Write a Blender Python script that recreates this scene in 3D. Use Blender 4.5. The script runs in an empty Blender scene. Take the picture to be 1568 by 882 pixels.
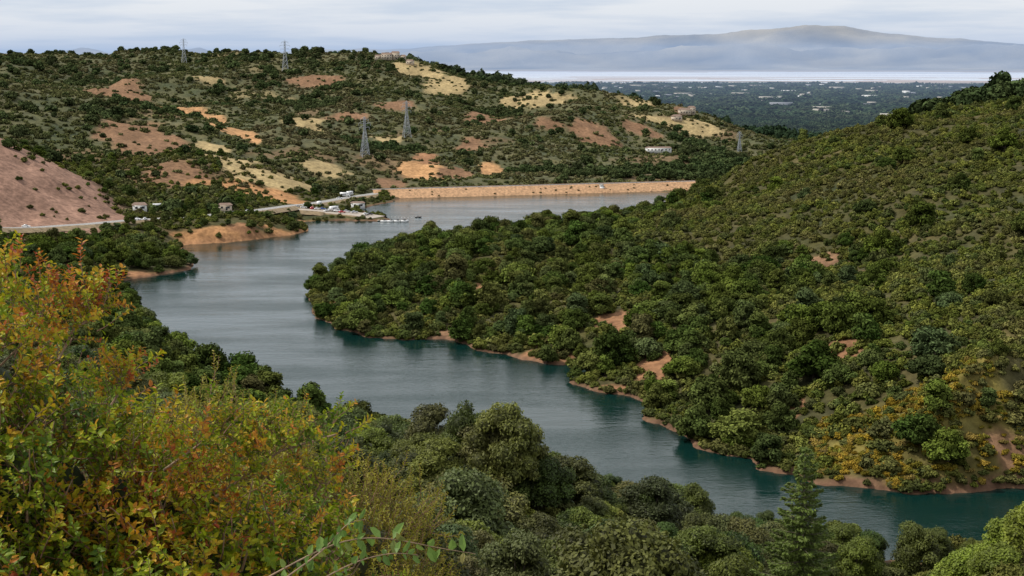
import bpy, math, random, time
import numpy as np
T0=time.time()
rng=np.random.default_rng(7); random.seed(7)
scene=bpy.context.scene
F=2178.0; PITCH=math.radians(9.1); CZ=100.0
cp,sp=math.cos(PITCH),math.sin(PITCH)
# ---------- survey helpers (bearing + slope measured from the viewpoint -> world metres)
def ray(u,v):
    X=(u-784)/F; Y=(441-v)/F
    dy=cp+Y*sp; dz=-sp+Y*cp; h=math.hypot(X,dy)
    return math.atan2(X,dy), dz/h
def G(u,v,r):
    a,t=ray(u,v); return (a,math.log(r),CZ+r*t)
def R(u,r,z):
    a,t=ray(u,500); return (a,math.log(r),z)
def W(u,v,z=0.0):
    a,t=ray(u,v); r=(z-CZ)/t
    return (r*math.sin(a),r*math.cos(a))
def sstep(x,a,b):
    t=np.clip((x-a)/(b-a),0,1); return t*t*(3-2*t)
# ---------- noise
_perm=rng.permutation(4096)
_grad=rng.random(4096)*2*math.pi
def pnoise(x,y,seed=0):
    x=np.asarray(x,float)+seed*17.31; y=np.asarray(y,float)+seed*9.77
    xi=np.floor(x).astype(np.int64); yi=np.floor(y).astype(np.int64)
    fx=x-xi; fy=y-yi
    def g(ix,iy,dx,dy):
        h=_perm[(_perm[ix&4095]+iy)&4095]; a=_grad[h]
        return np.cos(a)*dx+np.sin(a)*dy
    u=fx*fx*fx*(fx*(fx*6-15)+10); v=fy*fy*fy*(fy*(fy*6-15)+10)
    n00=g(xi,yi,fx,fy);n10=g(xi+1,yi,fx-1,fy);n01=g(xi,yi+1,fx,fy-1);n11=g(xi+1,yi+1,fx-1,fy-1)
    return ((n00*(1-u)+n10*u)*(1-v)+(n01*(1-u)+n11*u)*v)*1.5
def fbm(x,y,wl,oct=4,seed=0,gain=.5):
    s=0;a=1;t=0
    for i in range(oct):
        s=s+a*pnoise(x/wl,y/wl,seed+i*3); t+=a; a*=gain; wl/=2.03
    return s/t
def ridged(x,y,wl,oct=4,seed=0):
    s=0;a=1;t=0
    for i in range(oct):
        s=s+a*(1-2*np.abs(pnoise(x/wl,y/wl,seed+i*3))); t+=a; a*=.5; wl/=2.03
    return s/t
# ---------- lake outline
lake_px=[(612,304),(700,301),(800,298),(920,295),(1078,291),
(1072,300),(1040,318),(1000,330),(950,338),(890,345),(830,352),(760,362),(700,370),(640,377),(580,393),(530,412),(495,428),(476,440),
(474,455),(480,487),(505,491),(520,503),(560,515),(620,521),(680,519),(735,536),(800,551),(860,558),(905,560),(905,574),(868,585),(900,597),(965,608),(1010,622),(980,640),(1040,665),(1075,687),(1150,702),(1165,718),(1250,742),(1350,752),(1450,756),(1568,746),(1700,735),(1950,725),
(1950,790),(1700,815),(1568,830),(1480,850),(1400,865),(1300,860),(1200,838),(1100,810),(1000,775),(900,745),(800,722),(700,705),(600,680),(500,650),(400,605),(330,570),(270,535),(220,490),(190,455),(150,438),
(175,432),(240,422),(295,412),(296,400),(270,385),(285,374),(350,371),(440,361),(470,354),(468,346),(462,339),(520,338),(597,339),(590,331),(560,326),(552,320),(575,314),(600,309)]
lake=np.array([W(u,v) for u,v in lake_px])
def lake_sd(x,y):
    n=len(lake); d2=np.full(x.shape,1e18); ins=np.zeros(x.shape,bool)
    for i in range(n):
        ax,ay=lake[i]; bx,by=lake[(i+1)%n]
        ex,ey=bx-ax,by-ay
        t=np.clip(((x-ax)*ex+(y-ay)*ey)/(ex*ex+ey*ey),0,1)
        d2=np.minimum(d2,(x-ax-t*ex)**2+(y-ay-t*ey)**2)
        c=((ay>y)!=(by>y))&(x<(ex)*(y-ay)/(ey if abs(ey)>1e-9 else 1e-9)+ax)
        ins^=c
    d=np.sqrt(d2); return np.where(ins,-d,d)
# ---------- elevation control points
C=[]
for u in (-900,-300,300,800,1300,1900,2500):
    for r,z in ((2.5,98.3),(5,97.5),(10,95.8),(25,89.3),(60,75 if u<500 else 73)): C.append(R(u,r,z))
def RR(u,*rz):
    for r,z in rz: C.append(R(u,r,z))
RR(-700,(100,70),(200,60),(300,52),(450,42),(600,35),(750,35))
RR(0,(100,62),(200,46),(300,35),(400,25),(500,15),(600,9),(680,8))
RR(150,(200,42),(300,30),(400,18),(500,9),(580,4))
RR(300,(100,58),(200,36),(300,20),(400,10),(450,4))
RR(500,(200,32),(300,14),(350,6))
RR(640,(150,42),(200,33),(270,17),(320,5))
RR(765,(100,57),(150,43),(205,37),(260,20),(310,5))
RR(880,(150,40),(200,31),(265,12))
RR(1000,(100,55),(150,36),(200,25),(260,10))
RR(1250,(100,50),(150,30),(200,15),(240,7))
RR(1340,(150,36),(180,25),(200,17),(240,5))
RR(1440,(100,55),(150,39),(180,29),(200,19),(240,5))
RR(1568,(150,46),(190,34),(240,7))
RR(1850,(100,60),(150,50),(200,38),(250,10))
# left land
RR(0,(740,14)); RR(100,(740,10),(800,13)); RR(200,(760,7),(700,5)); RR(60,(680,8)); RR(250,(800,8),(860,12)); RR(380,(815,8)); RR(430,(850,7)); RR(330,(800,7))
RR(530,(912,2.5)); RR(480,(920,3.5))
for g in [(400,320,900),(300,328,865),(480,310,980),(560,300,1040),
(-150,150,950),(0,218,900),(60,255,885),(120,290,865),(180,322,850),
(200,300,900),(300,290,950),(300,250,1020),(200,240,1080),(150,200,1180),(250,170,1300),(100,150,1350),(0,142,1400),(200,150,1380),(-200,130,1400),(330,195,1250),(400,215,1230),(460,245,1180),(350,300,930),(430,290,1000),(500,270,1100),(550,285,1060),
(600,280,1120),(620,255,1180),(740,266,1200),(560,220,1350),(600,180,1600),(500,150,1750),(450,115,1950),(300,112,2000),(150,115,2000),(0,112,2000),
(-400,90,2200),(0,93,2200),(150,94,2200),(200,90,2200),(240,82,2200),(290,91,2200),(340,95,2200),(380,88,2200),(440,88,2200),(500,90,2200),(560,89,2180),
(600,92,2150),(650,100,2130),(720,118,2100),(800,134,2050),(870,144,2000),(950,156,1950),(1000,164,1900),(1050,178,1850),(1100,194,1800),(1150,216,1850),
(700,200,1500),(700,160,1750),(800,180,1600),(800,220,1400),(900,200,1500),(900,250,1300),(950,215,1500),(1000,200,1600),(1050,203,1650),(1000,240,1400),(1080,235,1500),(1080,272,1250),(900,274,1200),(800,272,1200),
(1150,245,1500),(1200,230,2000),
(1100,284,850),(1140,262,850),(1180,242,860),(1240,218,870),(1310,193,870),(1400,183,850),(1500,180,820),(1568,172,800),(1700,162,800),(2100,140,800),(1540,158,1000),
(1200,300,720),(1300,300,680),(1450,300,640),(1568,285,640),(1200,400,600),(1400,400,560),(1568,400,540),(1000,500,480),(1200,500,450),(1400,500,420),(1568,500,410),(1200,600,390),(1400,600,370),(1568,620,350),(1800,500,420),(1800,300,620)]:
    C.append(G(*g))
RR(0,(1040,40)); RR(120,(970,20)); RR(100,(1600,48)); RR(300,(1520,34)); RR(-200,(1650,55)); RR(430,(1420,25))
for u,z in ((-500,70),(0,65),(500,60),(700,30),(900,0),(1050,-30),(1250,-60),(1700,-60),(2300,-50)): RR(u,(2700,z),(3400,min(z,-40)-40))
RR(1180,(1000,18)); RR(1300,(1080,35)); RR(1100,(950,12)); RR(1400,(1080,48)); RR(1300,(1400,-10)); RR(1600,(1400,20)); RR(2100,(1400,50)); RR(1300,(2000,-40)); RR(1600,(2000,-30))
RR(1060,(830,15)); RR(960,(780,10)); RR(890,(760,9)); RR(830,(740,9)); RR(760,(720,9)); RR(700,(700,8)); RR(620,(680,6)); RR(560,(660,4.5)); RR(520,(630,4)); RR(620,(590,8)); RR(700,(580,11)); RR(800,(600,13),(530,7)); RR(900,(640,14),(540,10)); RR(1000,(640,15)); RR(1060,(560,12)); RR(960,(450,5)); RR(1100,(400,6))
for i in range(0,len(lake)):
    x,y=lake[i]; C.append((math.atan2(x,y),math.log(math.hypot(x,y)),0.5))
C=np.array(C)
P=C[:,:2]; Zc=C[:,2]; n=len(P)
def K(a,b):
    d2=((a[:,None,:]-b[None,:,:])**2).sum(-1)+1e-12
    return d2*np.log(d2)
A=np.zeros((n+3,n+3)); A[:n,:n]=K(P,P)+np.eye(n)*2e-4; A[:n,n]=1; A[:n,n+1:]=P; A[n,:n]=1; A[n+1:,:n]=P.T
sol=np.linalg.solve(A,np.concatenate([Zc,[0,0,0]]))
def tps(az,ln):
    Q=np.stack([az.ravel(),ln.ravel()],1); out=np.empty(len(Q))
    for s in range(0,len(Q),20000):
        q=Q[s:s+20000]; out[s:s+20000]=K(q,P)@sol[:n]+sol[n]+q@sol[n+1:]
    return out.reshape(az.shape)
# ---------- terrain grid
AZ=math.radians(38); NC=620
az1=np.linspace(-AZ,AZ,NC)
def seg(a,b,d): return np.arange(math.log(a),math.log(b),d)
L=np.concatenate([seg(2.5,100,.03),seg(100,250,.012),seg(250,1200,.0042),seg(1200,2500,.006),seg(2500,9000,.03),seg(9000,30000,.01),seg(30000,46000,.005),[math.log(60000)]])
NR=len(L)
AA,LL=np.meshgrid(az1,L); RRr=np.exp(LL); X=RRr*np.sin(AA); Y=RRr*np.cos(AA)
m=RRr<4200
H=np.full(AA.shape,-110.0)
H[m]=tps(AA[m],LL[m])
D=np.full(AA.shape,500.0)
m2=(RRr>220)&(RRr<1500)
D[m2]=lake_sd(X[m2],Y[m2])
D=D+np.where(m2,pnoise(X/14,Y/14,5)*2.4+pnoise(X/5,Y/5,6)*1.0,0)
damA=np.array(W(612,304)); damB=np.array(W(1078,291))
amp=sstep(np.abs(D),5,90)
near=1-sstep(RRr,300,600)
far=sstep(RRr,900,1300)*(1-sstep(RRr,2600,3400))
small=fbm(X,Y,30,4,11)*1.8
mid=fbm(X,Y,90,4,21)*4
nz=small*sstep(RRr,60,150)*(1-sstep(RRr,3000,4000))+mid*(1-near)*(1-sstep(RRr,3000,4000))
hillgul=ridged(X+fbm(X,Y,80,2,77)*25,Y,120,4,37)
nz=nz+(hillgul*6-2.4)*sstep(RRr,420,600)*(1-far)
gul=ridged(X+fbm(X,Y,200,2,70)*60,Y,260,5,31)
nz=nz+far*(gul*20-7+fbm(X,Y,420,3,41)*5)
H=H+nz*amp
plain=sstep(RRr,2700,3600)
H=H*(1-plain)+(-110)*plain
land=np.maximum(H,.12*np.minimum(D,60)+.15)
cap=1.2*D+.15+.5*pnoise(X/6,Y/6,8)
land=np.where(D<80,np.minimum(land,np.maximum(cap,.1)),land)
beyond=(RRr>1180)
land=np.where(beyond,H,land)
bed=-np.minimum(-D*.45,7)
Zt=np.where(D<0,bed,land)
us=np.array([-2000,300,480,600,700,800,900,1000,1100,1170,1220,1280,1320,1400,1500,1568,2000,3500])
vs=np.array([88,84,81,77,72,67,64,59,54,49,45,48,55,62,68,72,80,85])
uu=784+F*np.tan(AA)*.988
sky_v=np.interp(uu,us,vs)
zr=100+(92-sky_v)/F*40000*1.0
v2=np.interp(uu,[-2000,500,700,850,1000,1150,1300,1450,1568,3000],[88,86,88,80,84,78,86,82,84,90])
zr2=100+(92-v2)/F*35000
fr=fbm(X,Y,1800,5,51); rg=ridged(X,Y,2600,5,61)
prof=np.exp(-((RRr-40500)/2900)**2)
prof2=np.exp(-((RRr-35000)/1500)**2)
mt=np.maximum((zr+110)*prof*(1+.10*rg),(zr2+110)*prof2*(1+.35*rg))
mt=mt+150*rg*sstep(RRr,32500,36000)*(1-prof*.8)*(1-sstep(RRr,43000,46000))
Zt=Zt+np.where(RRr>31500,np.maximum(mt,0),0)
Zt[-1,:]=-110
def sample(arr,az,r):
    rf=np.interp(np.log(r),L,np.arange(NR)); cf=(az+AZ)/(2*AZ)*(NC-1); cf=np.clip(cf,0,NC-1.001)
    r0=np.minimum(rf.astype(int),NR-2); c0=cf.astype(int); fr_=rf-r0; fc=cf-c0
    return (arr[r0,c0]*(1-fr_)*(1-fc)+arr[r0+1,c0]*fr_*(1-fc)+arr[r0,c0+1]*(1-fr_)*fc+arr[r0+1,c0+1]*fr_*fc)
def sampxy(arr,x,y):
    x=np.asarray(x,float);y=np.asarray(y,float)
    return sample(arr,np.arctan2(x,y),np.hypot(x,y))
rl=np.exp(np.linspace(math.log(90),math.log(4000),3000))
def hit(u,v):
    a,t=ray(u,v)
    z=sample(Zt,np.full(rl.shape,a),rl); k=np.where(z>=CZ+rl*t)[0]
    r=rl[k[0]] if len(k) else 4000.
    return a,r
def hitxyz(u,v):
    a,r=hit(u,v); x,y=r*math.sin(a),r*math.cos(a)
    return x,y,float(sampxy(Zt,x,y))
# ---------- ground cover patches
kinds={'t':(.33,.25,.125),'o':(.38,.20,.09),'c':(.42,.235,.11),'b':(.21,.125,.09),'r':(.20,.115,.065),'g':(.12,.14,.03),'f':(.16,.13,.035),'d':(.26,.135,.07),'w':(.27,.235,.18)}
patches=[(252,166,20,8,'c'),(275,172,24,9,'c'),(298,178,26,9,'c'),(322,186,26,10,'c'),(346,196,26,10,'c'),(370,206,24,9,'c'),(388,214,14,5,'c'),(360,247,46,13,'t'),(325,228,24,11,'t'),(400,268,44,11,'t'),(445,277,44,9,'t'),(500,262,46,14,'t'),(590,211,34,7,'t'),(460,192,34,5,'t'),(420,285,36,7,'t'),
(60,285,120,60,'b'),(125,318,75,18,'b'),(20,245,60,35,'b'),(20,325,60,20,'b'),
(275,272,50,22,'r'),(215,212,64,26,'r'),(400,298,95,10,'o'),(350,366,80,5,'o'),(430,357,40,5,'o'),(290,366,26,6,'o'),(230,425,60,8,'d'),(380,352,40,5,'d'),
(650,270,45,14,'c'),(752,262,22,10,'c'),(650,247,28,9,'d'),(700,270,30,7,'r'),(595,282,25,8,'r'),
(640,112,50,10,'t'),(685,124,38,15,'t'),(830,152,50,11,'t'),(790,152,20,5,'t'),(1068,188,38,10,'t'),(1042,170,12,10,'r'),(318,120,30,5,'t'),(905,200,38,20,'r'),(840,190,30,10,'r'),(925,215,25,14,'r'),(985,202,36,12,'r'),(975,160,30,7,'t'),(1000,181,44,4,'t'),(722,226,25,14,'r'),(600,160,30,6,'r'),(480,125,40,10,'r'),(180,150,50,8,'r'),(530,180,40,8,'r'),(740,185,35,10,'r'),
(514,465,18,24,'d'),(738,445,16,14,'d'),(840,545,40,13,'d'),(950,490,44,18,'d'),(1000,548,32,34,'d'),(930,598,34,9,'d'),(1310,428,30,9,'d'),(1290,540,28,40,'d'),(1425,640,150,85,'f'),(1290,690,60,50,'f'),(1110,580,20,12,'d'),(700,438,30,10,'g'),(1500,600,70,45,'f'),(1550,700,40,30,'r'),(1215,620,18,22,'d'),(1250,410,50,8,'r'),(690,510,24,8,'r'),(1440,876,60,5,'w')]
Col=np.zeros(AA.shape+(3,))
nA=fbm(X,Y,60,4,81); nB=fbm(X,Y,12,3,91)
base=np.stack([.068+.04*nA+.03*nB,.062+.02*nA+.02*nB,.026+.01*nA],-1)
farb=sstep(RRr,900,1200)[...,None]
base=base*(1-farb)+farb*np.stack([.088+.06*nA+.03*nB,.088+.04*nA+.02*nB,.044+.02*nA],-1)  # far ground toned towards the scrub, thin haze painted into the colour
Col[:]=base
bare=np.zeros(AA.shape); flower=np.zeros(AA.shape)
op=fbm(X,Y,130,5,101); om=sstep(op,.18,.32)*sstep(RRr,900,1000)*(1-sstep(RRr,2500,2900))*.5
oc=np.where((fbm(X,Y,300,2,111)>.12)[...,None],np.array(kinds['t'])*.85,np.array(kinds['r']))
Col=Col*(1-om[...,None])+oc*om[...,None]; bare=np.maximum(bare,om*.7)
nW=fbm(X,Y,22,4,121)
nW2=fbm(X,Y,60,4,131)
for (u,v,du,dv,k) in patches:
    a,r=hit(u,v); _,r1=hit(u,v-dv); _,r2=hit(u,v+dv)
    la=du/F*r; b=min(max(abs(r1-r2)/2,la*.35),la*2.5)
    cx,cy=r*math.sin(a),r*math.cos(a)
    lx=(X-cx)*math.cos(a)-(Y-cy)*math.sin(a); ly=(X-cx)*math.sin(a)+(Y-cy)*math.cos(a)
    q=np.sqrt((lx/la)**2+(ly/b)**2)+ (nW*.65 if (r<900 and k!='b') else (nW*.25 if k in 'bc' else nW2*.6+nW*.35))
    mm=1-sstep(q,.8,1.08)
    kc=np.array(kinds[k])
    kcv=kc*(1+.4*nB[...,None])
    if k=='b': kcv=kc*(1+.35*ridged(X,Y*.35,16,3,301)[...,None]+.2*nB[...,None])
    if k=='f': mm=mm*(.6+.4*sstep(nB,-.2,.1)); flower=np.maximum(flower,mm)
    Col=Col*(1-mm[...,None])+kcv*mm[...,None]
    if k!='g': bare=np.maximum(bare,mm*({'f':.35,'d':.8,'b':.985,'c':.99}.get(k,.94)))
sh=(1-sstep(D+1.2*nB,.6,2.8))*(D<8)*(RRr<1200)
leftb=((AA<math.radians(-7.5))&(RRr>740))[...,None]
shc=np.where(leftb,np.array([.34,.18,.09]),np.array([.15,.085,.052]))
Col=Col*(1-sh[...,None])+shc*(1+.4*nB[...,None])*sh[...,None]
pl=sstep(RRr,3000,3600)[...,None]
Col=Col*(1-pl)+pl*np.array([.03,.05,.034])
bn=fbm(X/2.4,RRr,1500,5,141)
bay0=sstep(RRr+bn*2500,11300,11900)
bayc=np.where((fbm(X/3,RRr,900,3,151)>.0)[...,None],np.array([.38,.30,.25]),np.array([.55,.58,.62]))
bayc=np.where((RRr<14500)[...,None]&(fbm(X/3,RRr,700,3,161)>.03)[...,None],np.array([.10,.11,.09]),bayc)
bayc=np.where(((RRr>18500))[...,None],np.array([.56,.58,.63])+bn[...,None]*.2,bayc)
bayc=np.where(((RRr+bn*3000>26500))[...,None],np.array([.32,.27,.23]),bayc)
Col=Col*(1-bay0[...,None])+bayc*bay0[...,None]
mm=sstep(RRr,30500+0*RRr,31800)[...,None]
Col=Col*(1-mm)+mm*(np.array([.18,.155,.11])+np.stack([.24*fr,.19*fr,.10*fr],-1)+.12*rg[...,None])  # ridges lighter and gullies darker, lit relief painted into the colour
Col=np.clip(Col,.012,.8)

def mesh_from(name,verts,faces_flat,fsize,mats=(),matidx=None,tint=None,smooth=False,col=None):
    me=bpy.data.meshes.new(name)
    me.vertices.add(len(verts)); me.vertices.foreach_set('co',np.asarray(verts,np.float32).ravel())
    me.loops.add(len(faces_flat)); me.loops.foreach_set('vertex_index',np.asarray(faces_flat,np.int32))
    fsize=np.asarray(fsize,np.int32); me.polygons.add(len(fsize))
    st=np.concatenate([[0],np.cumsum(fsize)[:-1]]).astype(np.int32)
    me.polygons.foreach_set('loop_start',st); me.polygons.foreach_set('loop_total',fsize)
    for m_ in mats: me.materials.append(m_)
    if matidx is not None: me.polygons.foreach_set('material_index',np.asarray(matidx,np.int32))
    if smooth: me.polygons.foreach_set('use_smooth',np.ones(len(fsize),bool))
    if tint is not None:
        a=me.attributes.new('tint','FLOAT','POINT'); a.data.foreach_set('value',np.asarray(tint,np.float32))
    if col is not None:
        a=me.attributes.new('Col','FLOAT_COLOR','POINT'); c4=np.ones((len(verts),4),np.float32); c4[:,:3]=col; a.data.foreach_set('color',c4.ravel())
    me.update(calc_edges=True); me.validate()
    return me
def link(name,me,loc=(0,0,0),parent=None):
    o=bpy.data.objects.new(name,me); o.location=loc; scene.collection.objects.link(o)
    if parent: o.parent=parent
    return o
# ---------- materials
def newmat(name):
    m_=bpy.data.materials.new(name); m_.use_nodes=True; nt=m_.node_tree; nt.nodes.clear()
    out=nt.nodes.new('ShaderNodeOutputMaterial'); return m_,nt,out
def N(nt,t): return nt.nodes.new(t)
def mixc(nt,f,a,b,mode='MIX'):
    nd=nt.nodes.new('ShaderNodeMix'); nd.data_type='RGBA'; nd.blend_type=mode
    for s,i in ((f,0),(a,6),(b,7)):
        if hasattr(s,'links'): nt.links.new(s,nd.inputs[i])
        else: nd.inputs[i].default_value=s if i==0 else ((*s,1) if len(s)==3 else s)
    return nd.outputs[2]
def math_(nt,op,a,b=0.,c=None):
    nd=nt.nodes.new('ShaderNodeMath'); nd.operation=op
    for i,s in enumerate((a,b) if c is None else (a,b,c)):
        if hasattr(s,'links'): nt.links.new(s,nd.inputs[i])
        else: nd.inputs[i].default_value=s
    return nd.outputs[0]
def maprange(nt,v,a,b,c,d):
    nd=nt.nodes.new('ShaderNodeMapRange'); nt.links.new(v,nd.inputs[0])
    for i,x in enumerate((a,b,c,d)): nd.inputs[i+1].default_value=x
    return nd.outputs[0]
def noise(nt,scale,detail=3,vec=None,rough=.55):
    nd=nt.nodes.new('ShaderNodeTexNoise'); nd.inputs['Scale'].default_value=scale; nd.inputs['Detail'].default_value=detail; nd.inputs['Roughness'].default_value=rough
    if vec is None:
        g=nt.nodes.new('ShaderNodeNewGeometry'); vec=g.outputs['Position']
    nt.links.new(vec,nd.inputs['Vector']); return nd.outputs[0]
def ramp(nt,fac,stops):
    rp=N(nt,'ShaderNodeValToRGB'); els=rp.color_ramp.elements; els[0].position=stops[0][0]; els[0].color=(*stops[0][1],1); els[1].position=stops[-1][0]; els[1].color=(*stops[-1][1],1)
    for p_,c_ in stops[1:-1]: e=els.new(p_); e.color=(*c_,1)
    nt.links.new(fac,rp.inputs[0]); return rp.outputs[0]
def simple(name,col,rough=.7,var=.25,scale=2.0,metal=0):
    m_,nt,out=newmat(name); b=N(nt,'ShaderNodeBsdfPrincipled'); b.inputs['Roughness'].default_value=rough; b.inputs['Metallic'].default_value=metal
    f=maprange(nt,noise(nt,scale,4),.3,.7,1-var,1+var)
    cc=nt.nodes.new('ShaderNodeVectorMath'); cc.operation='SCALE'; cc.inputs[0].default_value=col; nt.links.new(f,cc.inputs['Scale'])
    nt.links.new(cc.outputs[0],b.inputs['Base Color']); nt.links.new(b.outputs[0],out.inputs[0]); return m_
def foliage(name,cols,alt,altscale=.02,altamt=.5,trans=.25):
    m_,nt,out=newmat(name)
    oi=N(nt,'ShaderNodeObjectInfo'); at=N(nt,'ShaderNodeAttribute'); at.attribute_name='tint'
    nn=len(cols); c=ramp(nt,oi.outputs['Random'],[(i/(nn-1),q) for i,q in enumerate(cols)])
    nf=maprange(nt,noise(nt,altscale,1),.42,.62,0,altamt)
    r2=math_(nt,'FRACT',math_(nt,'MULTIPLY',oi.outputs['Random'],37.7))
    nf=math_(nt,'MULTIPLY',nf,maprange(nt,r2,0,1,.4,1.4))
    c=mixc(nt,math_(nt,'MINIMUM',nf,1.),c,alt)
    r3=math_(nt,'FRACT',math_(nt,'MULTIPLY',oi.outputs['Random'],91.3))
    br=math_(nt,'MULTIPLY',maprange(nt,at.outputs['Fac'],0,1,.38,1.5),maprange(nt,r3,0,1,.68,1.32))  # lowest tint darkens the inner lumps as painted shade
    sc=nt.nodes.new('ShaderNodeVectorMath'); sc.operation='SCALE'; nt.links.new(c,sc.inputs[0]); nt.links.new(br,sc.inputs['Scale'])
    if trans>0:
        p=N(nt,'ShaderNodeBsdfPrincipled'); p.inputs['Roughness'].default_value=.6; p.inputs['Specular IOR Level'].default_value=.25
        t=N(nt,'ShaderNodeBsdfTranslucent'); mx=N(nt,'ShaderNodeMixShader'); mx.inputs[0].default_value=trans
        nt.links.new(sc.outputs[0],p.inputs['Base Color']); nt.links.new(sc.outputs[0],t.inputs[0])
        nt.links.new(p.outputs[0],mx.inputs[1]); nt.links.new(t.outputs[0],mx.inputs[2]); nt.links.new(mx.outputs[0],out.inputs[0])
    else:
        p=N(nt,'ShaderNodeBsdfDiffuse'); nt.links.new(sc.outputs[0],p.inputs['Color']); nt.links.new(p.outputs[0],out.inputs[0])
    return m_
OAKC=[(.045,.080,.014),(.060,.094,.018),(.100,.126,.018),(.066,.085,.028),(.118,.112,.030),(.072,.108,.036),(.14,.17,.022),(.095,.08,.035)]
M_oak=foliage('oak_foliage',OAKC,(.13,.115,.035),.03,.45)
M_oakm=foliage('bank_oak_foliage',[(.038,.068,.014),(.050,.082,.017),(.082,.110,.018),(.055,.073,.026),(.066,.096,.02),(.062,.088,.036),(.105,.14,.022),(.085,.08,.032)],(.10,.098,.03),.03,.45,0)
M_oakf=foliage('far_oak_foliage',[(.040,.062,.024),(.054,.076,.028),(.066,.088,.032)],(.085,.09,.04),.006,.4,0)  # lightened colours paint slight haze over the far trees
M_grove=foliage('valley_tree_foliage',[(.022,.040,.022),(.032,.055,.028),(.05,.07,.034)],(.06,.065,.035),.002,.4,0)
M_shrub=foliage('chaparral_foliage',[(.088,.112,.024),(.112,.130,.026),(.140,.148,.030),(.09,.098,.036),(.062,.088,.022),(.165,.165,.040)],(.13,.11,.045),.02,.55,0)
M_shrubf=foliage('far_chaparral_foliage',[(.072,.086,.032),(.094,.103,.038),(.115,.116,.046)],(.125,.105,.055),.008,.7,0)
M_flower=foliage('flowering_shrub',[(.14,.135,.022),(.10,.115,.022),(.26,.18,.022),(.17,.13,.045)],(.28,.18,.025),.1,.6,0)
M_bright=foliage('willow_foliage',[(.14,.20,.022),(.20,.25,.03)],(.22,.23,.03),.05,.3)
M_conif=foliage('conifer_needles',[(.11,.155,.028),(.13,.17,.034)],(.15,.18,.038),.3,.4)
M_bark=simple('oak_bark',(.13,.10,.075),.9,.4,3)
m_,nt,out=newmat('hill_ground'); at=N(nt,'ShaderNodeAttribute'); at.attribute_name='Col'
n1=noise(nt,.35,5); n2=noise(nt,.04,5)
f=math_(nt,'MULTIPLY',maprange(nt,n1,.3,.7,.65,1.35),maprange(nt,n2,.3,.7,.8,1.2))
sc=nt.nodes.new('ShaderNodeVectorMath'); sc.operation='SCALE'; nt.links.new(at.outputs['Color'],sc.inputs[0]); nt.links.new(f,sc.inputs['Scale'])
b=N(nt,'ShaderNodeBsdfPrincipled'); b.inputs['Roughness'].default_value=.95; b.inputs['Specular IOR Level'].default_value=.1
bp=N(nt,'ShaderNodeBump'); bp.inputs['Strength'].default_value=.6; bp.inputs['Distance'].default_value=1.2; nt.links.new(n1,bp.inputs['Height']); nt.links.new(bp.outputs[0],b.inputs['Normal'])
nt.links.new(sc.outputs[0],b.inputs['Base Color']); nt.links.new(b.outputs[0],out.inputs[0]); M_ground=m_
# water
m_,nt,out=newmat('lake_water'); b=N(nt,'ShaderNodeBsdfPrincipled'); b.inputs['Base Color'].default_value=(.003,.020,.017,1); b.inputs['IOR'].default_value=1.33
geo=N(nt,'ShaderNodeNewGeometry'); mp=N(nt,'ShaderNodeMapping'); mp.inputs['Scale'].default_value=(.010,.035,1); mp.inputs['Rotation'].default_value=(0,0,.35); nt.links.new(geo.outputs[0],mp.inputs[0])
wn=noise(nt,1.,5,mp.outputs[0],.6)
nt.links.new(maprange(nt,wn,.38,.62,.05,.24),b.inputs['Roughness'])
mp2=N(nt,'ShaderNodeMapping'); mp2.inputs['Scale'].default_value=(.5,1.1,1); mp2.inputs['Rotation'].default_value=(0,0,.3); nt.links.new(geo.outputs[0],mp2.inputs[0])
w2=noise(nt,1.,3,mp2.outputs[0]); mp3=N(nt,'ShaderNodeMapping'); mp3.inputs['Scale'].default_value=(.09,.2,1); mp3.inputs['Rotation'].default_value=(0,0,.2); nt.links.new(geo.outputs[0],mp3.inputs[0])
w3=noise(nt,1.,3,mp3.outputs[0])
hh=math_(nt,'ADD',math_(nt,'MULTIPLY',w2,maprange(nt,wn,.38,.62,.12,.5)),math_(nt,'MULTIPLY',w3,.5))
bp=N(nt,'ShaderNodeBump'); bp.inputs['Strength'].default_value=.55; bp.inputs['Distance'].default_value=.55; nt.links.new(hh,bp.inputs['Height']); nt.links.new(bp.outputs[0],b.inputs['Normal'])
nt.links.new(b.outputs[0],out.inputs[0]); M_water=m_
# ---------- terrain object
idx=np.arange(NR*NC).reshape(NR,NC)
quads=np.stack([idx[:-1,:-1],idx[:-1,1:],idx[1:,1:],idx[1:,:-1]],-1).reshape(-1,4)
V=np.stack([X,Y,Zt],-1).reshape(-1,3)
me=mesh_from('terrain_hills',V,quads.ravel(),np.full(len(quads),4),[M_ground],smooth=True,col=Col.reshape(-1,3))
link('terrain_hills',me)
wm=(D<9)&(RRr>225)&(RRr<1160)
Q=wm.reshape(-1)[quads].all(1); wq=quads[Q]; uq,inv=np.unique(wq,return_inverse=True)
wv=V[uq].copy(); wv[:,2]=0
link('reservoir_water',mesh_from('reservoir_water',wv,inv.ravel(),np.full(len(wq),4),[M_water],smooth=True))
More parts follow.
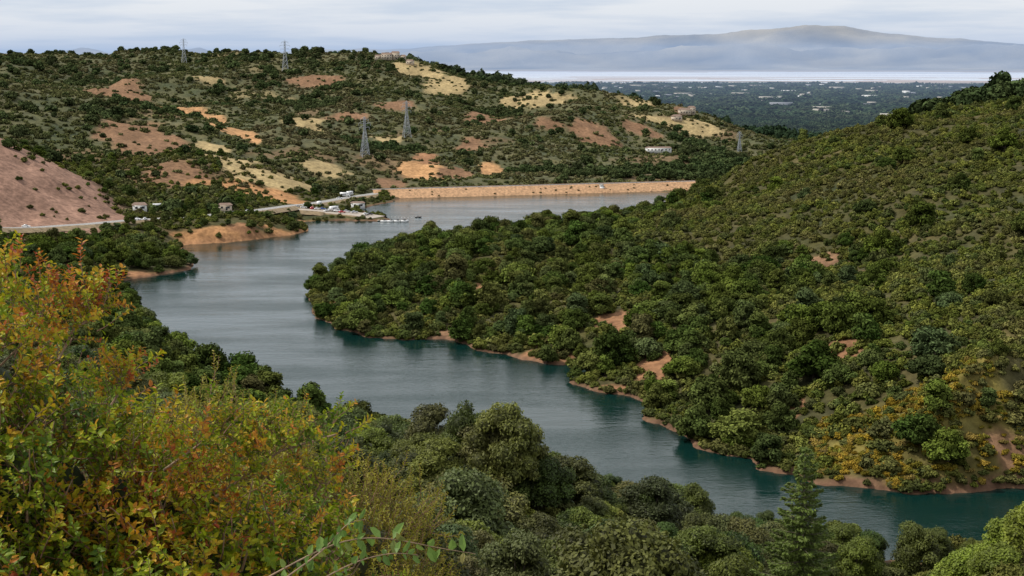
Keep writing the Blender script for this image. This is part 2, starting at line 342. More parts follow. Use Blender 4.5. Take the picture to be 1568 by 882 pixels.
# ---------- mesh kit
class Kit:
    def __init__(s): s.v=[];s.f=[];s.n=[];s.m=[];s.t=[];s.c=0
    def add(s,v,f,mat=0,tint=.5):
        v=np.asarray(v,float); f=np.asarray(f,int)
        s.v.append(v); s.f.append((f+s.c).ravel()); s.n.append(np.full(len(f),f.shape[1])); s.m.append(np.full(len(f),mat)); s.c+=len(v)
        s.t.append(np.full(len(v),tint) if np.isscalar(tint) else np.asarray(tint))
    def tube(s,p0,p1,r0,r1,k=6,mat=0):
        p0=np.array(p0,float);p1=np.array(p1,float); d=p1-p0; d/=np.linalg.norm(d)+1e-9
        a=np.cross(d,[0,0,1] if abs(d[2])<.9 else [1,0,0]); a/=np.linalg.norm(a); b_=np.cross(d,a)
        th=np.arange(k)/k*2*math.pi; ring=np.cos(th)[:,None]*a+np.sin(th)[:,None]*b_
        v=np.concatenate([p0+ring*r0,p1+ring*r1]); i=np.arange(k); j=(i+1)%k
        s.add(v,np.stack([i,j,j+k,i+k],1),mat)
    def box(s,c,sz,mat=0,rot=0,taper=1.0,tint=.5):
        x,y,z=[q/2 for q in sz]; v=np.array([[-x,-y,-z],[x,-y,-z],[x,y,-z],[-x,y,-z],[-x*taper,-y*taper,z],[x*taper,-y*taper,z],[x*taper,y*taper,z],[-x*taper,y*taper,z]])
        cr,sr=math.cos(rot),math.sin(rot); v=np.stack([v[:,0]*cr-v[:,1]*sr,v[:,0]*sr+v[:,1]*cr,v[:,2]],1)+np.array(c)
        s.add(v,[[0,3,2,1],[4,5,6,7],[0,1,5,4],[1,2,6,5],[2,3,7,6],[3,0,4,7]],mat,tint)
    def mesh(s,name,mats,smooth=False):
        return mesh_from(name,np.concatenate(s.v),np.concatenate(s.f),np.concatenate(s.n),mats,np.concatenate(s.m),np.concatenate(s.t),smooth)
def ico(sub=1):
    import bmesh
    bm=bmesh.new(); bmesh.ops.create_icosphere(bm,subdivisions=sub,radius=1)
    v=np.array([x.co[:] for x in bm.verts]); f=np.array([[q.index for q in g.verts] for g in bm.faces]); bm.free(); return v,f
ICO1=ico(1); ICO2=ico(2)
def leaves(k,blobs,nl,size,mat=0,up=.35,shell=(.82,1.14),blobtint=.22,aspect=1.5):
    B=np.array([b[:6] for b in blobs]); area=(B[:,3]*B[:,4]+B[:,3]*B[:,5]+B[:,4]*B[:,5])
    pick=rng.choice(len(B),nl,p=area/area.sum()); bt=rng.normal(0,blobtint,len(B))
    d=rng.normal(size=(nl,3)); d/=np.linalg.norm(d,axis=1)[:,None]; d[:,2]=np.where(d[:,2]<-.3,-d[:,2],d[:,2])
    rad=rng.uniform(*shell,nl)+.12*np.sin(d[:,0]*9+pick)*np.sin(d[:,1]*9+pick*2)*1.2
    p=B[pick,:3]+d*B[pick,3:6]*rad[:,None]
    nrm=d*.8+rng.normal(size=(nl,3))*.5+np.array([0,0,up]); nrm/=np.linalg.norm(nrm,axis=1)[:,None]
    a=np.cross(nrm,rng.normal(size=(nl,3))); a/=np.linalg.norm(a,axis=1)[:,None]; b_=np.cross(nrm,a)
    sz=size*rng.uniform(.6,1.35,nl)[:,None]; a=a*sz*.5*aspect; b_=b_*sz*.5
    v=np.stack([p-a,p+b_*.9-a*.1,p+a,p-b_*.9-a*.1],1).reshape(-1,3)
    t=np.clip(.55+bt[pick]+rng.normal(0,.17,nl),0,1)
    k.add(v,np.arange(nl*4).reshape(-1,4),mat,np.repeat(t,4))
def shade_cores(k,blobs,mat=0,f=.84,tint=.05,io=ICO1):  # inner lumps coloured darker to paint the shade inside crowns
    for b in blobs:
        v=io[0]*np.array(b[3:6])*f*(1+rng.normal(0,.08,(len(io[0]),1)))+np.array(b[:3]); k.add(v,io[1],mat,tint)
def dome_blobs(n,Rx,Hh,z0,br):
    out=[]
    for i in range(n):
        th=i*2.399+rng.uniform(-.3,.3); q=math.sqrt((i+.5)/n)
        rr=Rx*q*rng.uniform(.72,1.1); top=math.sqrt(max(0,1-(q*.93)**2))
        z=z0+(Hh-z0)*top*rng.uniform(.64,1.06)-br*.5
        s_=br*rng.uniform(.65,1.4); out.append((rr*math.cos(th),rr*math.sin(th),max(z,z0),s_,s_,s_*rng.uniform(.7,.95)))
        if q>.55:
            s2=s_*.95; out.append((rr*.93*math.cos(th+.25),rr*.93*math.sin(th+.25),z0+(z-z0)*.35,s2,s2,s2*.9))
    return out
def oak(name,nblob,Rx,Hh,nl,ls,mat,z0=2.0,br=1.5,trunk=True,coref=.84):
    k=Kit(); bl=dome_blobs(nblob,Rx,Hh,z0,br)
    if trunk:
        k.tube((0,0,-1.2),(0.1,0,z0*.7),.32,.24,7,1)
        for b in bl[::3]:
            mid_=(b[0]*.45,b[1]*.45,z0*.7+(b[2]-z0*.7)*.55); k.tube((0.1,0,z0*.65),mid_,.17,.10,5,1); k.tube(mid_,b[:3],.10,.04,5,1)
    shade_cores(k,bl,0,coref); leaves(k,bl,nl,ls)
    return k.mesh(name,[mat,M_bark])
def protos(cname,meshes):
    c=bpy.data.collections.new(cname)
    for i,me in enumerate(meshes):
        o=bpy.data.objects.new('%s_%02d'%(cname,i),me); c.objects.link(o)
    return c
oakN=[oak('oakN%d'%i,n_,rx,hh,14000,.23,M_oak,z0=1.6,br=b_,coref=.8) for i,(n_,rx,hh,b_) in enumerate([(20,4.2,7.5,1.4),(26,4.8,8.2,1.35),(16,3.4,8.6,1.3),(30,5.2,7.2,1.4),(14,3.0,6.2,1.1)])]
oakM=[oak('oakM%d'%i,n_,rx,hh,2600,.46,M_oakm,z0=1.2,br=b_,coref=.82) for i,(n_,rx,hh,b_) in enumerate([(14,3.9,6.8,1.5),(18,4.6,7.4,1.5),(12,3.3,7.8,1.4),(10,2.8,5.6,1.2),(16,4.2,5.4,1.3),(11,2.6,7.0,1.2)])]
oakF=[oak('oakF%d'%i,7,3.8,6.5,330,1.25,M_oakf,z0=1.5,br=2.0,trunk=False,coref=.92) for i in range(3)]
def shrub(name,mat,nb,Rx,Hh,br,nl,ls,cf=.85):
    k=Kit(); bl=dome_blobs(nb,Rx,Hh,.2,br); shade_cores(k,bl,0,cf); leaves(k,bl,nl,ls); return k.mesh(name,[mat])
shN=[shrub('shN%d'%i,M_shrub,7,1.3,1.7,.65,2200,.17) for i in range(3)]
shM=[shrub('shM%d'%i,M_shrub,6,1.35,1.7,.7,360,.36) for i in range(4)]
shFl=[shrub('shFl%d'%i,M_flower,6,1.0,1.0,.5,420,.28) for i in range(2)]
shF=[shrub('shF%d'%i,M_shrubf,4,1.7,2.0,1.0,70,1.0,.95) for i in range(3)]
brN=[oak('brN%d'%i,12,2.4,5.8,9000,.20,M_bright,z0=1.2,br=1.1,coref=.7) for i in range(2)]
def grove(i):
    k=Kit(); bl=[(rng.uniform(-22,22),rng.uniform(-22,22),rng.uniform(3,8),rng.uniform(5,8),rng.uniform(5,8),rng.uniform(5,10)) for _ in range(16)]
    shade_cores(k,bl,0,.95,.3); leaves(k,bl,160,5); return k.mesh('grove%d'%i,[M_grove])
grv=[grove(i) for i in range(3)]
def scatter(name,coll,pts,scl,rot,idx_):
    nn=len(pts); me=bpy.data.meshes.new(name); me.vertices.add(nn); me.vertices.foreach_set('co',np.asarray(pts,np.float32).ravel())
    for nm,arr in (('sc',scl),('rt',rot)):
        a=me.attributes.new(nm,'FLOAT_VECTOR','POINT'); a.data.foreach_set('vector',np.asarray(arr,np.float32).ravel())
    a=me.attributes.new('pi','INT','POINT'); a.data.foreach_set('value',np.asarray(idx_,np.int32))
    o=link(name,me)
    ng=bpy.data.node_groups.new(name+'_nodes','GeometryNodeTree')
    ng.interface.new_socket('Geometry',in_out='INPUT',socket_type='NodeSocketGeometry'); ng.interface.new_socket('Geometry',in_out='OUTPUT',socket_type='NodeSocketGeometry')
    gi=ng.nodes.new('NodeGroupInput'); go=ng.nodes.new('NodeGroupOutput'); ip=ng.nodes.new('GeometryNodeInstanceOnPoints')
    ci=ng.nodes.new('GeometryNodeCollectionInfo'); ci.inputs['Collection'].default_value=coll; ci.inputs['Separate Children'].default_value=True; ci.inputs['Reset Children'].default_value=True
    ip.inputs['Pick Instance'].default_value=True
    def na(nm,dt):
        q=ng.nodes.new('GeometryNodeInputNamedAttribute'); q.data_type=dt; q.inputs['Name'].default_value=nm; return q.outputs['Attribute']
    l=ng.links.new
    l(gi.outputs[0],ip.inputs['Points']); l(ci.outputs[0],ip.inputs['Instance']); l(na('pi','INT'),ip.inputs['Instance Index'])
    l(na('rt','FLOAT_VECTOR'),ip.inputs['Rotation']); l(na('sc','FLOAT_VECTOR'),ip.inputs['Scale']); l(ip.outputs[0],go.inputs[0])
    md=o.modifiers.new('scatter','NODES'); md.node_group=ng
    return o
def cand(nn,r0,r1,a0=-24,a1=24,logp=0.):
    az=np.radians(rng.uniform(a0,a1,nn)); u=rng.random(nn)
    r=np.sqrt(r0*r0+u*(r1*r1-r0*r0)) if logp==0 else np.exp(math.log(r0)+u*math.log(r1/r0))
    return az,r
def place(name,coll,np_,az,r,keep,smin,smax,flat=(.85,1.15),sink=.15,tilt=.06):
    az=az[keep]; r=r[keep]; nn=len(az); x=r*np.sin(az); y=r*np.cos(az); z=sample(Zt,az,r)
    s=rng.uniform(smin,smax,nn)*rng.choice([1,1,1,.65,1.25],nn)
    scl=np.stack([s*rng.uniform(.85,1.15,nn),s*rng.uniform(.85,1.15,nn),s*rng.uniform(*flat,nn)],1)
    rot=np.stack([rng.normal(0,tilt,nn),rng.normal(0,tilt,nn),rng.uniform(0,6.28,nn)],1)
    print(name,nn)
    return scatter(name,coll,np.stack([x,y,z-sink*s],1),scl,rot,rng.integers(0,np_,nn))
c_oakN=protos('oak_near',oakN); c_oakM=protos('oak_mid',oakM); c_oakF=protos('oak_far',oakF)
c_shN=protos('shrub_near',shN); c_shM=protos('shrub_mid',shM); c_shF=protos('shrub_far',shF); c_fl=protos('shrub_flower',shFl); c_gr=protos('grove_far',grv)
near_px=[(190,455),(220,490),(270,535),(330,570),(400,605),(500,650),(600,680),(700,705),(800,722),(900,745),(1000,775),(1100,810),(1200,838),(1300,860),(1400,865),(1480,850),(1568,830),(1700,815),(1950,790)]
na_=np.array([ (math.atan2(*W(u,v)),math.hypot(*W(u,v))) for u,v in near_px])
def near_side(az,r):
    lim=np.interp(az,na_[:,0],na_[:,1],left=640.); return r<lim+3
def S(arr,az,r): return sample(arr,az,r)
def xy(az,r): return r*np.sin(az),r*np.cos(az)
# near slope woodland
az,r=cand(3000,112,650,-25,25); k=near_side(az,r)&(S(D,az,r)>1.5)
a1236,_=ray(1236,600)
k&=~((az>math.radians(12.8))&(r<262))
k&=~((np.abs(az-a1236)<.034)&(r<155))
kn=k&(r<340)
place('oak_woodland_near_slope',c_oakN,5,az,r,kn,.6,1.2)
place('oak_woodland_left_slope',c_oakM,6,az,r,k&(r>=340),.7,1.2)
az,r=cand(11000,105,480,-25,25); k=near_side(az,r)&(S(D,az,r)>.5)&(S(bare,az,r)<.5); place('near_slope_shrubs',c_shN,3,az,r,k&(rng.random(len(az))<.6),.7,1.8)
# right bank woodland
az,r=cand(14000,320,1060,-25,25); x,y=xy(az,r); d=S(D,az,r); z=S(Zt,az,r); bm_=S(bare,az,r); fl=S(flower,az,r)
right=(~near_side(az,r))&(az>math.radians(-8.5))&(r<1000)&~((az<math.radians(-4.5))&(r>800))
pt_=(1-sstep(z+fbm(x,y,70,3,201)*16,14,23))
pt_=np.maximum(pt_,.9*(1-sstep(d,4,14)))*(1-bm_)
pt_=pt_*(.3+.7*sstep(fbm(x,y,35,3,211),-.2,.1))*(1-.6*fl)+.03
k=right&(d>.5)&(rng.random(len(az))<pt_*.62)
place('oak_woodland_peninsula',c_oakM,6,az,r,k,.6,1.3)
left=((~near_side(az,r))&(az<math.radians(-11))&(r<745))|((az<math.radians(-14))&(r>500)&(r<745))
place('oak_woodland_left_shore',c_oakM,6,az,r,left&(d>1.0)&(rng.random(len(az))<.85)&(bm_<.6),.7,1.15)
az,r=cand(60000,320,1000,-8.5,25); x,y=xy(az,r); d=S(D,az,r); bm_=S(bare,az,r)
k=(~near_side(az,r))&~((az<math.radians(-4.5))&(r>800))&(d>.2)&(d<4)&(rng.random(len(az))<.8*(1-bm_*.6)*sstep(fbm(x,y,18,2,271),-.35,0)); place('shoreline_shrubs',c_shM,4,az,r,k,.5,1.1)
# right hill shrubs
az,r=cand(50000,320,1000,-8.5,25); x,y=xy(az,r); d=S(D,az,r); bm_=S(bare,az,r); fl=S(flower,az,r)
right=(~near_side(az,r))&~((az<math.radians(-4.5))&(r>800))&(d>.8)
dens=(1-bm_*.85)*(.5+.5*sstep(fbm(x,y,25,3,221),-.25,.08))
place('chaparral_right_hill',c_shM,4,az,r,right&(rng.random(len(az))<dens*.78),.5,1.5)
az,r=cand(30000,320,520,5,25); k=(rng.random(len(az))<S(flower,az,r)*.5)&(~near_side(az,r))&(S(D,az,r)>1); place('flowering_shrub_slope',c_fl,2,az,r,k,.5,1.2)
# left promontory, spit, road margins
def roaddist(x,y,pts,w_):
    d_=np.full(x.shape,1e9)
    for (ax,ay),(bx,by) in zip(pts[:-1],pts[1:]):
        ex,ey=bx-ax,by-ay; t=np.clip(((x-ax)*ex+(y-ay)*ey)/(ex*ex+ey*ey),0,1); d_=np.minimum(d_,np.hypot(x-ax-t*ex,y-ay-t*ey))
    return d_
road_pts=[hitxyz(u,v)[:2] for u,v in [(620,291),(580,297),(540,302),(490,311),(440,318),(390,325),(320,331),(250,335),(180,341),(100,347),(0,352),(-80,356)]]
pk=[hitxyz(u,v)[:2] for u,v in [(455,322),(500,324),(545,328),(580,333)]]
az,r=cand(26000,740,1120,-25,-3.5); x,y=xy(az,r); d=S(D,az,r); bm_=S(bare,az,r)
rdist=np.minimum(roaddist(x,y,road_pts,8)-6,roaddist(x,y,pk,13)-9)
spit=(az>math.radians(-9.5))&(r>870)
ok=(d>.6)&(rdist>0)&(r<1060)
kk=ok&(rng.random(len(az))<.5*(1-bm_*.95)*(.3+.7*sstep(fbm(x,y,22,3,251),-.2,.1))*np.where(spit,.35,1))
place('lakeside_scrub',c_shM,4,az,r,kk,.6,1.4)
kk=ok&(rng.random(len(az))<.045*(1-bm_*.97)*(.3+1.4*sstep(fbm(x,y,40,3,261),-.1,.2))*np.where(spit,.25,1))
place('lakeside_trees',c_oakM,6,az,r,kk,.4,.9)
# far hills
az,r=cand(120000,860,2400,-24,24); x,y=xy(az,r); d=S(D,az,r); bm_=S(bare,az,r); gl=S(gul,az,r); z=S(Zt,az,r)
rdist=np.minimum(roaddist(x,y,road_pts,8)-6,roaddist(x,y,pk,13)-9)
spit=(az>math.radians(-9.5))&(az<math.radians(-4))&(r<1000)
reg=(d>4)&(rdist>0)&(~spit)&~((az>math.radians(-4.5))&(r<1000))&~((d<22)&(az>math.radians(-4.2)))
tn=fbm(x,y,110,4,231)
ptree=sstep(-gl*.6+tn,.05,.28)*.33+.010+.5*(r>1150)*(r<1420)*(z<6)*(az>math.radians(-1))
kt=reg&(rng.random(len(az))<ptree*(1-bm_*.95))
ks=reg&(~kt)&(rng.random(len(az))<(.74)*(1-bm_*.97)*(.45+.55*sstep(fbm(x,y,50,3,241),-.25,.1)))
place('far_hill_trees',c_oakF,3,az,r,kt,.5,1.1)
place('far_hill_chaparral',c_shF,3,az,r,ks,.6,1.35)
az,r=cand(1300,1950,2280,-24,8); k=rng.random(len(az))<.5*(1-S(bare,az,r)); place('ridge_line_trees',c_oakF,3,az,r,k,.6,1.3)
az,r=cand(900,900,1080,14,25); place('right_ridge_trees',c_oakF,3,az,r,rng.random(len(az))<.5*sstep(az,math.radians(15.5),math.radians(18)),1.0,1.7)
az,r=cand(16000,2300,5200,-8,26); place('valley_city_trees',c_gr,3,az,r,rng.random(len(az))<.4,.5,.95,flat=(.8,1.2))
az,r=cand(18000,5200,12400,-10,28); place('distant_city_trees',c_gr,3,az,r,rng.random(len(az))<.9,1.3,2.8,flat=(.4,.65))
# ---------- valley city
k=Kit(); 
az,r=cand(300,5000,12500,-6,26)
for a_,r_ in zip(az,r):
    w=random.choice([20,28,40,60,100]); k.box((r_*math.sin(a_),r_*math.cos(a_),-110+8),(w,random.uniform(15,50),random.uniform(20,28)+r_*.0012),random.choice([0,1,1,2]),random.uniform(-.4,.4))
link('valley_city_buildings',k.mesh('valley_city_buildings',[simple('white_roof',(.6,.6,.58),.6,.1,.05),simple('beige_stucco',(.38,.35,.30),.8,.1,.05),simple('grey_roof',(.22,.23,.25),.8,.1,.05)]))
# ---------- dam
M_dam=simple('dam_riprap',(.44,.26,.14),.95,.4,.6); M_road=simple('asphalt_road',(.16,.155,.15),.9,.15,.5); M_white=simple('white_paint',(.75,.75,.73),.5,.06,1); M_conc=simple('concrete',(.42,.40,.37),.85,.15,1.2)
dv=damB-damA; Ld=np.linalg.norm(dv); dv=dv/Ld; dn=np.array([-dv[1],dv[0]])
if dn[1]<0: dn=-dn
k=Kit(); secs=90; prof_=[(-3,-3.0),(0,-.6),(3.5,1.8),(6.3,3.6),(9.5,5.4),(10.2,6.0),(17,6.0),(40,-6)]
vv=[]
for i in range(secs+1):
    t=i/secs; base_=damA-dv*18+dv*(Ld+30)*t
    for j,(q,zz) in enumerate(prof_):
        w=float(pnoise(i*.7,j*3.1))*.9 if 0<j<5 else 0
        vv.append((base_[0]+dn[0]*(q+w),base_[1]+dn[1]*(q+w),zz+w*.5))
npf=len(prof_); ff=[]
for i in range(secs):
    for j in range(npf-1):
        a_=i*npf+j; ff.append([a_,a_+npf,a_+npf+1,a_+1]); 
k.add(np.array(vv),np.array(ff),0)
me=k.mesh('dam_embankment',[M_dam,M_road])
for pi_,p_ in enumerate(me.polygons):
    if pi_%(npf-1)==5: p_.material_index=1
dam=link('earth_dam',me)
k=Kit()
for i in range(80):
    t=i/79; q=damA+dv*(Ld*t)+dn*10.6; k.box((q[0],q[1],6.0+.45),(.25,.25,.9),0)
    if i<79:
        q=damA+dv*(Ld*(t+.5/79))+dn*10.6; k.box((q[0],q[1],6.0+.75),(Ld/79-.3,.12,.3),0,math.atan2(dv[1],dv[0]))
link('dam_guard_rail',k.mesh('rail',[simple('rusty_rail',(.35,.22,.14),.8,.2,1)]),parent=dam)
az,r=cand(6000,1050,1150,-5,8); x,y=xy(az,r); s_=(x-damA[0])*dv[0]+(y-damA[1])*dv[1]; q_=(x-damA[0])*dn[0]+(y-damA[1])*dn[1]
k_=(q_>2)&(q_<9.5)&(s_>0)&(s_<Ld)&(rng.random(len(az))<.08); 
nn=k_.sum(); zq=np.interp(q_[k_],[p_[0] for p_ in prof_],[p_[1] for p_ in prof_]); ss=rng.uniform(.2,.45,nn)
scatter('dam_face_shrubs',c_shF,np.stack([x[k_],y[k_],zq-.1],1),np.stack([ss]*3,1),np.stack([ss*0,ss*0,ss*20],1),rng.integers(0,3,nn))
k=Kit(); q=np.array(W(921,294)); ang=math.atan2(dv[1],dv[0])
k.box((q[0],q[1],1.6),(3.6,3.6,5),0,ang,.9); k.box((q[0],q[1],4.9),(2.6,2.6,1.6),0,ang); k.box((q[0],q[1],5.8),(3.2,3.2,.25),1,ang)
for s_ in (-1,1): k.tube((q[0]+s_*1.1,q[1]+1,4.2),(q[0]+dn[0]*9+s_*1.1,q[1]+dn[1]*9,6.0),.15,.15,5,1)
link('intake_tower',k.mesh('intake_tower',[M_white,M_conc]))
# ---------- road + parking
M_bank=simple('road_bank_earth',(.22,.16,.09),.95,.4,.4)
def ribbon(name,pts,w,mat,lift,n=90,bank=True):
    pts=np.array(pts); seg_=np.r_[0,np.cumsum(np.hypot(*np.diff(pts,axis=0).T))]; t=np.linspace(0,seg_[-1],n)
    px_=np.interp(t,seg_,pts[:,0]); py_=np.interp(t,seg_,pts[:,1])
    for _ in range(4): px_[1:-1]=(px_[:-2]+px_[1:-1]*2+px_[2:])/4; py_[1:-1]=(py_[:-2]+py_[1:-1]*2+py_[2:])/4
    dx,dy=np.gradient(px_),np.gradient(py_); h=np.hypot(dx,dy); nx,ny=-dy/h,dx/h
    zc=np.maximum(sampxy(Zt,px_,py_),np.maximum(sampxy(Zt,px_+nx*w/2,py_+ny*w/2),sampxy(Zt,px_-nx*w/2,py_-ny*w/2)))
    for _ in range(3): zc[1:-1]=(zc[:-2]+zc[1:-1]*2+zc[2:])/4
    vs_=[np.stack([px_+nx*s_*w/2,py_+ny*s_*w/2,zc+lift],1) for s_ in (-1,1)]
    k=Kit(); i=np.arange(n-1)
    if bank:
        vs_+=[np.stack([px_+nx*s_*(w/2+5),py_+ny*s_*(w/2+5),zc+lift-2.2],1) for s_ in (-1,1)]
        v=np.concatenate(vs_); k.add(v,np.stack([i,i+1,i+1+n,i+n],1),0); k.add(v,np.concatenate([np.stack([i,i+1,i+1+2*n,i+2*n],1),np.stack([i+n,i+1+n,i+1+3*n,i+3*n],1)]),1)
    return link(name,k.mesh(name,[mat,M_bank])),(px_,py_,zc,nx,ny)
rd,rp_=ribbon('lakeside_road',road_pts,8,simple('pale_asphalt',(.24,.23,.22),.9,.15,.5),.15)
px_,py_,zc,nx,ny=rp_; k=Kit(); i=np.arange(len(px_)-1); nq=len(px_)
for off,w_ in ((0,.3),(-3.6,.2),(3.6,.2)):
    k.add(np.concatenate([np.stack([px_+nx*(off+s_*w_/2),py_+ny*(off+s_*w_/2),zc+.156],1) for s_ in(-1,1)]),np.stack([i,i+1,i+1+nq,i+nq],1))
link('painted_lines',k.mesh('painted_lines',[M_white]),parent=rd)
ribbon('parking_lot',pk,16,simple('gravel_lot',(.36,.31,.26),.95,.2,.7),.12,30)
# ---------- vehicles
M_glass=simple('dark_glass',(.03,.035,.04),.15,.1,1); M_tyre=simple('tyre_rubber',(.03,.03,.03),.9,.1,1)
paints=[simple('paint_%s'%n_,c_,.35,.04,1) for n_,c_ in (('white',(.8,.8,.8)),('silver',(.5,.52,.55)),('red',(.55,.03,.03)),('blue',(.05,.1,.3)),('black',(.04,.04,.045)))]
def loft(k,secs_,mat):
    v=[];f=[]
    for x_,w_,a_,b_ in secs_: v+=[(x_,-w_,a_),(x_,w_,a_),(x_,w_*.92,b_),(x_,-w_*.92,b_)]
    for i in range(len(secs_)-1):
        for j in range(4): f.append([i*4+j,i*4+(j+1)%4,i*4+4+(j+1)%4,i*4+4+j])
    f.append([0,3,2,1]); e=(len(secs_)-1)*4; f.append([e,e+1,e+2,e+3]); k.add(v,f,mat)
def wheel(k,x_,y_,r_=.34,mat=2):
    k.tube((x_,y_-.11,r_),(x_,y_+.11,r_),r_,r_,12,mat); 
    for s_ in(-.11,.11): k.tube((x_,y_+s_,r_),(x_,y_+s_*1.05,r_),r_,.02,12,mat)
def car_mesh(p):
    k=Kit(); loft(k,[(-2.2,.75,.4,.7),(-2.1,.86,.3,.9),(-1.2,.9,.28,.98),(.9,.9,.28,.95),(2.0,.84,.3,.78),(2.2,.7,.4,.62)],0)
    loft(k,[(-1.75,.72,.9,.98),(-1.2,.74,.94,1.42),(.25,.74,.94,1.45),(1.05,.76,.9,.97)],1); loft(k,[(-1.2,.68,1.40,1.44),(-.5,.7,1.42,1.5),(.25,.68,1.42,1.48)],0)
    for x_ in(-1.35,1.35):
        for y_ in(-.8,.8): wheel(k,x_,y_)
    return k.mesh('car',[p,M_glass,M_tyre])
def camper_mesh(p):
    k=Kit(); k.box((-.7,0,1.75),(5.4,2.3,2.5),0); loft(k,[(2.0,1.05,.5,2.3),(2.6,1.05,.45,2.1),(3.1,1.0,.45,1.2),(3.8,.9,.5,1.05)],0); k.box((-.8,0,1.9),(3.6,2.32,.6),1); loft(k,[(2.35,.9,1.35,2.05),(2.9,.93,1.2,1.3)],1); loft(k,[(2.0,1.1,2.3,3.0),(3.0,1.0,2.5,2.9)],0)
    for x_ in(-2.2,2.7):
        for y_ in(-.95,.95): wheel(k,x_,y_,.42)
    return k.mesh('camper',[p,M_glass,M_tyre])
cm=[car_mesh(p) for p in paints]; cam_m=camper_mesh(paints[0])
for i,(u,v) in enumerate([(478,321),(486,322),(494,322),(505,323),(531,326),(543,327),(560,330),(566,330),(516,325),(455,319),(470,314),(210,338),(222,338),(270,334),(40,350),(300,333),(380,326),(520,306),(500,325),(524,327),(465,320)]):
    x_,y_,z_=hitxyz(u,v); o=link('parked_car',cm[[2,0,3,0,0,1,0,4,0,1,0,0,0,0,0,4,1,0,0,2,0][i]],(x_,y_,z_+.45)); o.rotation_euler=(0,0,random.uniform(-.5,.5)+ (1.2 if i%3==0 else .1))
for i,(u,v) in enumerate([(528,302),(255,320),(243,321),(512,324),(536,300),(489,316),(265,321)]):
    x_,y_,z_=hitxyz(u,v); o=link('camper_van',cam_m,(x_,y_,z_+.4)); o.rotation_euler=(0,0,.3*i)
# ---------- houses
M_roof=simple('brown_roof',(.18,.12,.09),.9,.2,.8); M_st=simple('stucco_wall',(.5,.42,.33),.9,.1,.5); M_win=M_glass
def house(name,u,v,wings,rot,zoff=0,matw=None):
    x_,y_,z_=hitxyz(u,v); e=bpy.data.objects.new(name,None); e.location=(x_,y_,z_+zoff); e.rotation_euler=(0,0,rot); scene.collection.objects.link(e)
    kw=Kit();kr=Kit();kg=Kit()
    for (cx,cy,w,d_,h,rh) in wings:
        kw.box((cx,cy,h/2-1),(w,d_,h+2),0)
        v_=[(cx-w/2-.5,cy-d_/2-.5,h),(cx+w/2+.5,cy-d_/2-.5,h),(cx+w/2+.5,cy+d_/2+.5,h),(cx-w/2-.5,cy+d_/2+.5,h),(cx-w/2+1,cy,h+rh),(cx+w/2-1,cy,h+rh)]
        kr.add(v_,[[0,1,5,4],[2,3,4,5]]); kr.add([v_[0],v_[4],v_[3]],[[0,1,2]]); kr.add([v_[1],v_[2],v_[5]],[[0,1,2]])
        nwin=max(2,int(w/3.5))
        for i in range(nwin):
            for st in range(int(h//3)):
                kg.box((cx-w/2+(i+.5)*w/nwin,cy-d_/2,1.6+st*3),(1.5,.12,1.3),0)
        kg.box((cx+w*.1,cy-d_/2,1.0),(1.1,.16,2.1),0)
    link('walls',kw.mesh('walls',[matw or M_st]),parent=e); link('roof',kr.mesh('roof',[M_roof]),parent=e); link('windows',kg.mesh('windows',[M_win]),parent=e)
    return e
house('hilltop_house',592,94,[(0,0,16,10,6.5,2.5),(13,2,12,9,8.5,2.5),(-12,2,10,8,4,2),(24,0,8,8,4,2)],.1,3.5)
house('hilltop_house',628,99,[(0,0,10,8,4,2)],-.2,1)
house('ridge_house',1048,176,[(0,0,14,9,4.5,2),(10,3,8,8,7,2)],.2,1.5)
house('ridge_house',1036,184,[(0,0,10,8,4,2)],.5,.5)
house('white_farm_building',1008,236,[(0,0,26,8,3.5,1.2)],.1,2.5,M_white)
house('ranger_station',214,322,[(0,0,8,6,3,1.5)],.3,.3,M_white)
house('boat_house',345,322,[(0,0,8,5,3,1.2)],.2,.3)
house('boat_house',548,318,[(0,0,9,5,3,1.0)],.2,.3,M_white)
# floating dock + moored boats at the end of the spit
M_plank=simple('dock_planks',(.40,.36,.30),.8,.2,3)
k=Kit(); dx0,dy0=W(585,338); 
for i in range(9):
    k.box((dx0+i*1.9,dy0-3,.35),(1.8,2.4,.22),0); 
    if i%3==0:
        for s_ in(-1,1): k.tube((dx0+i*1.9,dy0-3+s_*1.3,-2),(dx0+i*1.9,dy0-3+s_*1.3,1.4),.12,.12,6)
k.box((dx0-2,dy0,.45),(1.6,6,.2),0)
link('floating_dock',k.mesh('floating_dock',[M_plank]))
def boat_mesh(p):
    k=Kit(); loft(k,[(-2.6,.8,.05,.75),(0,1.0,-.15,.8),(1.7,.75,-.05,.9),(2.9,.06,.4,1.0)],0); loft(k,[(-.6,.6,.8,1.5),(.5,.62,.8,1.5),(1.0,.5,.8,.95)],1); k.tube((-2.7,0,.2),(-2.7,0,1.2),.18,.14,8,2); return k.mesh('boat',[p,M_glass,M_tyre])
bm0=boat_mesh(paints[0])
for i in range(4): o=link('moored_boat',bm0,(dx0+2+i*4.2,dy0-5.4,0)); o.rotation_euler=(0,0,.15*i)
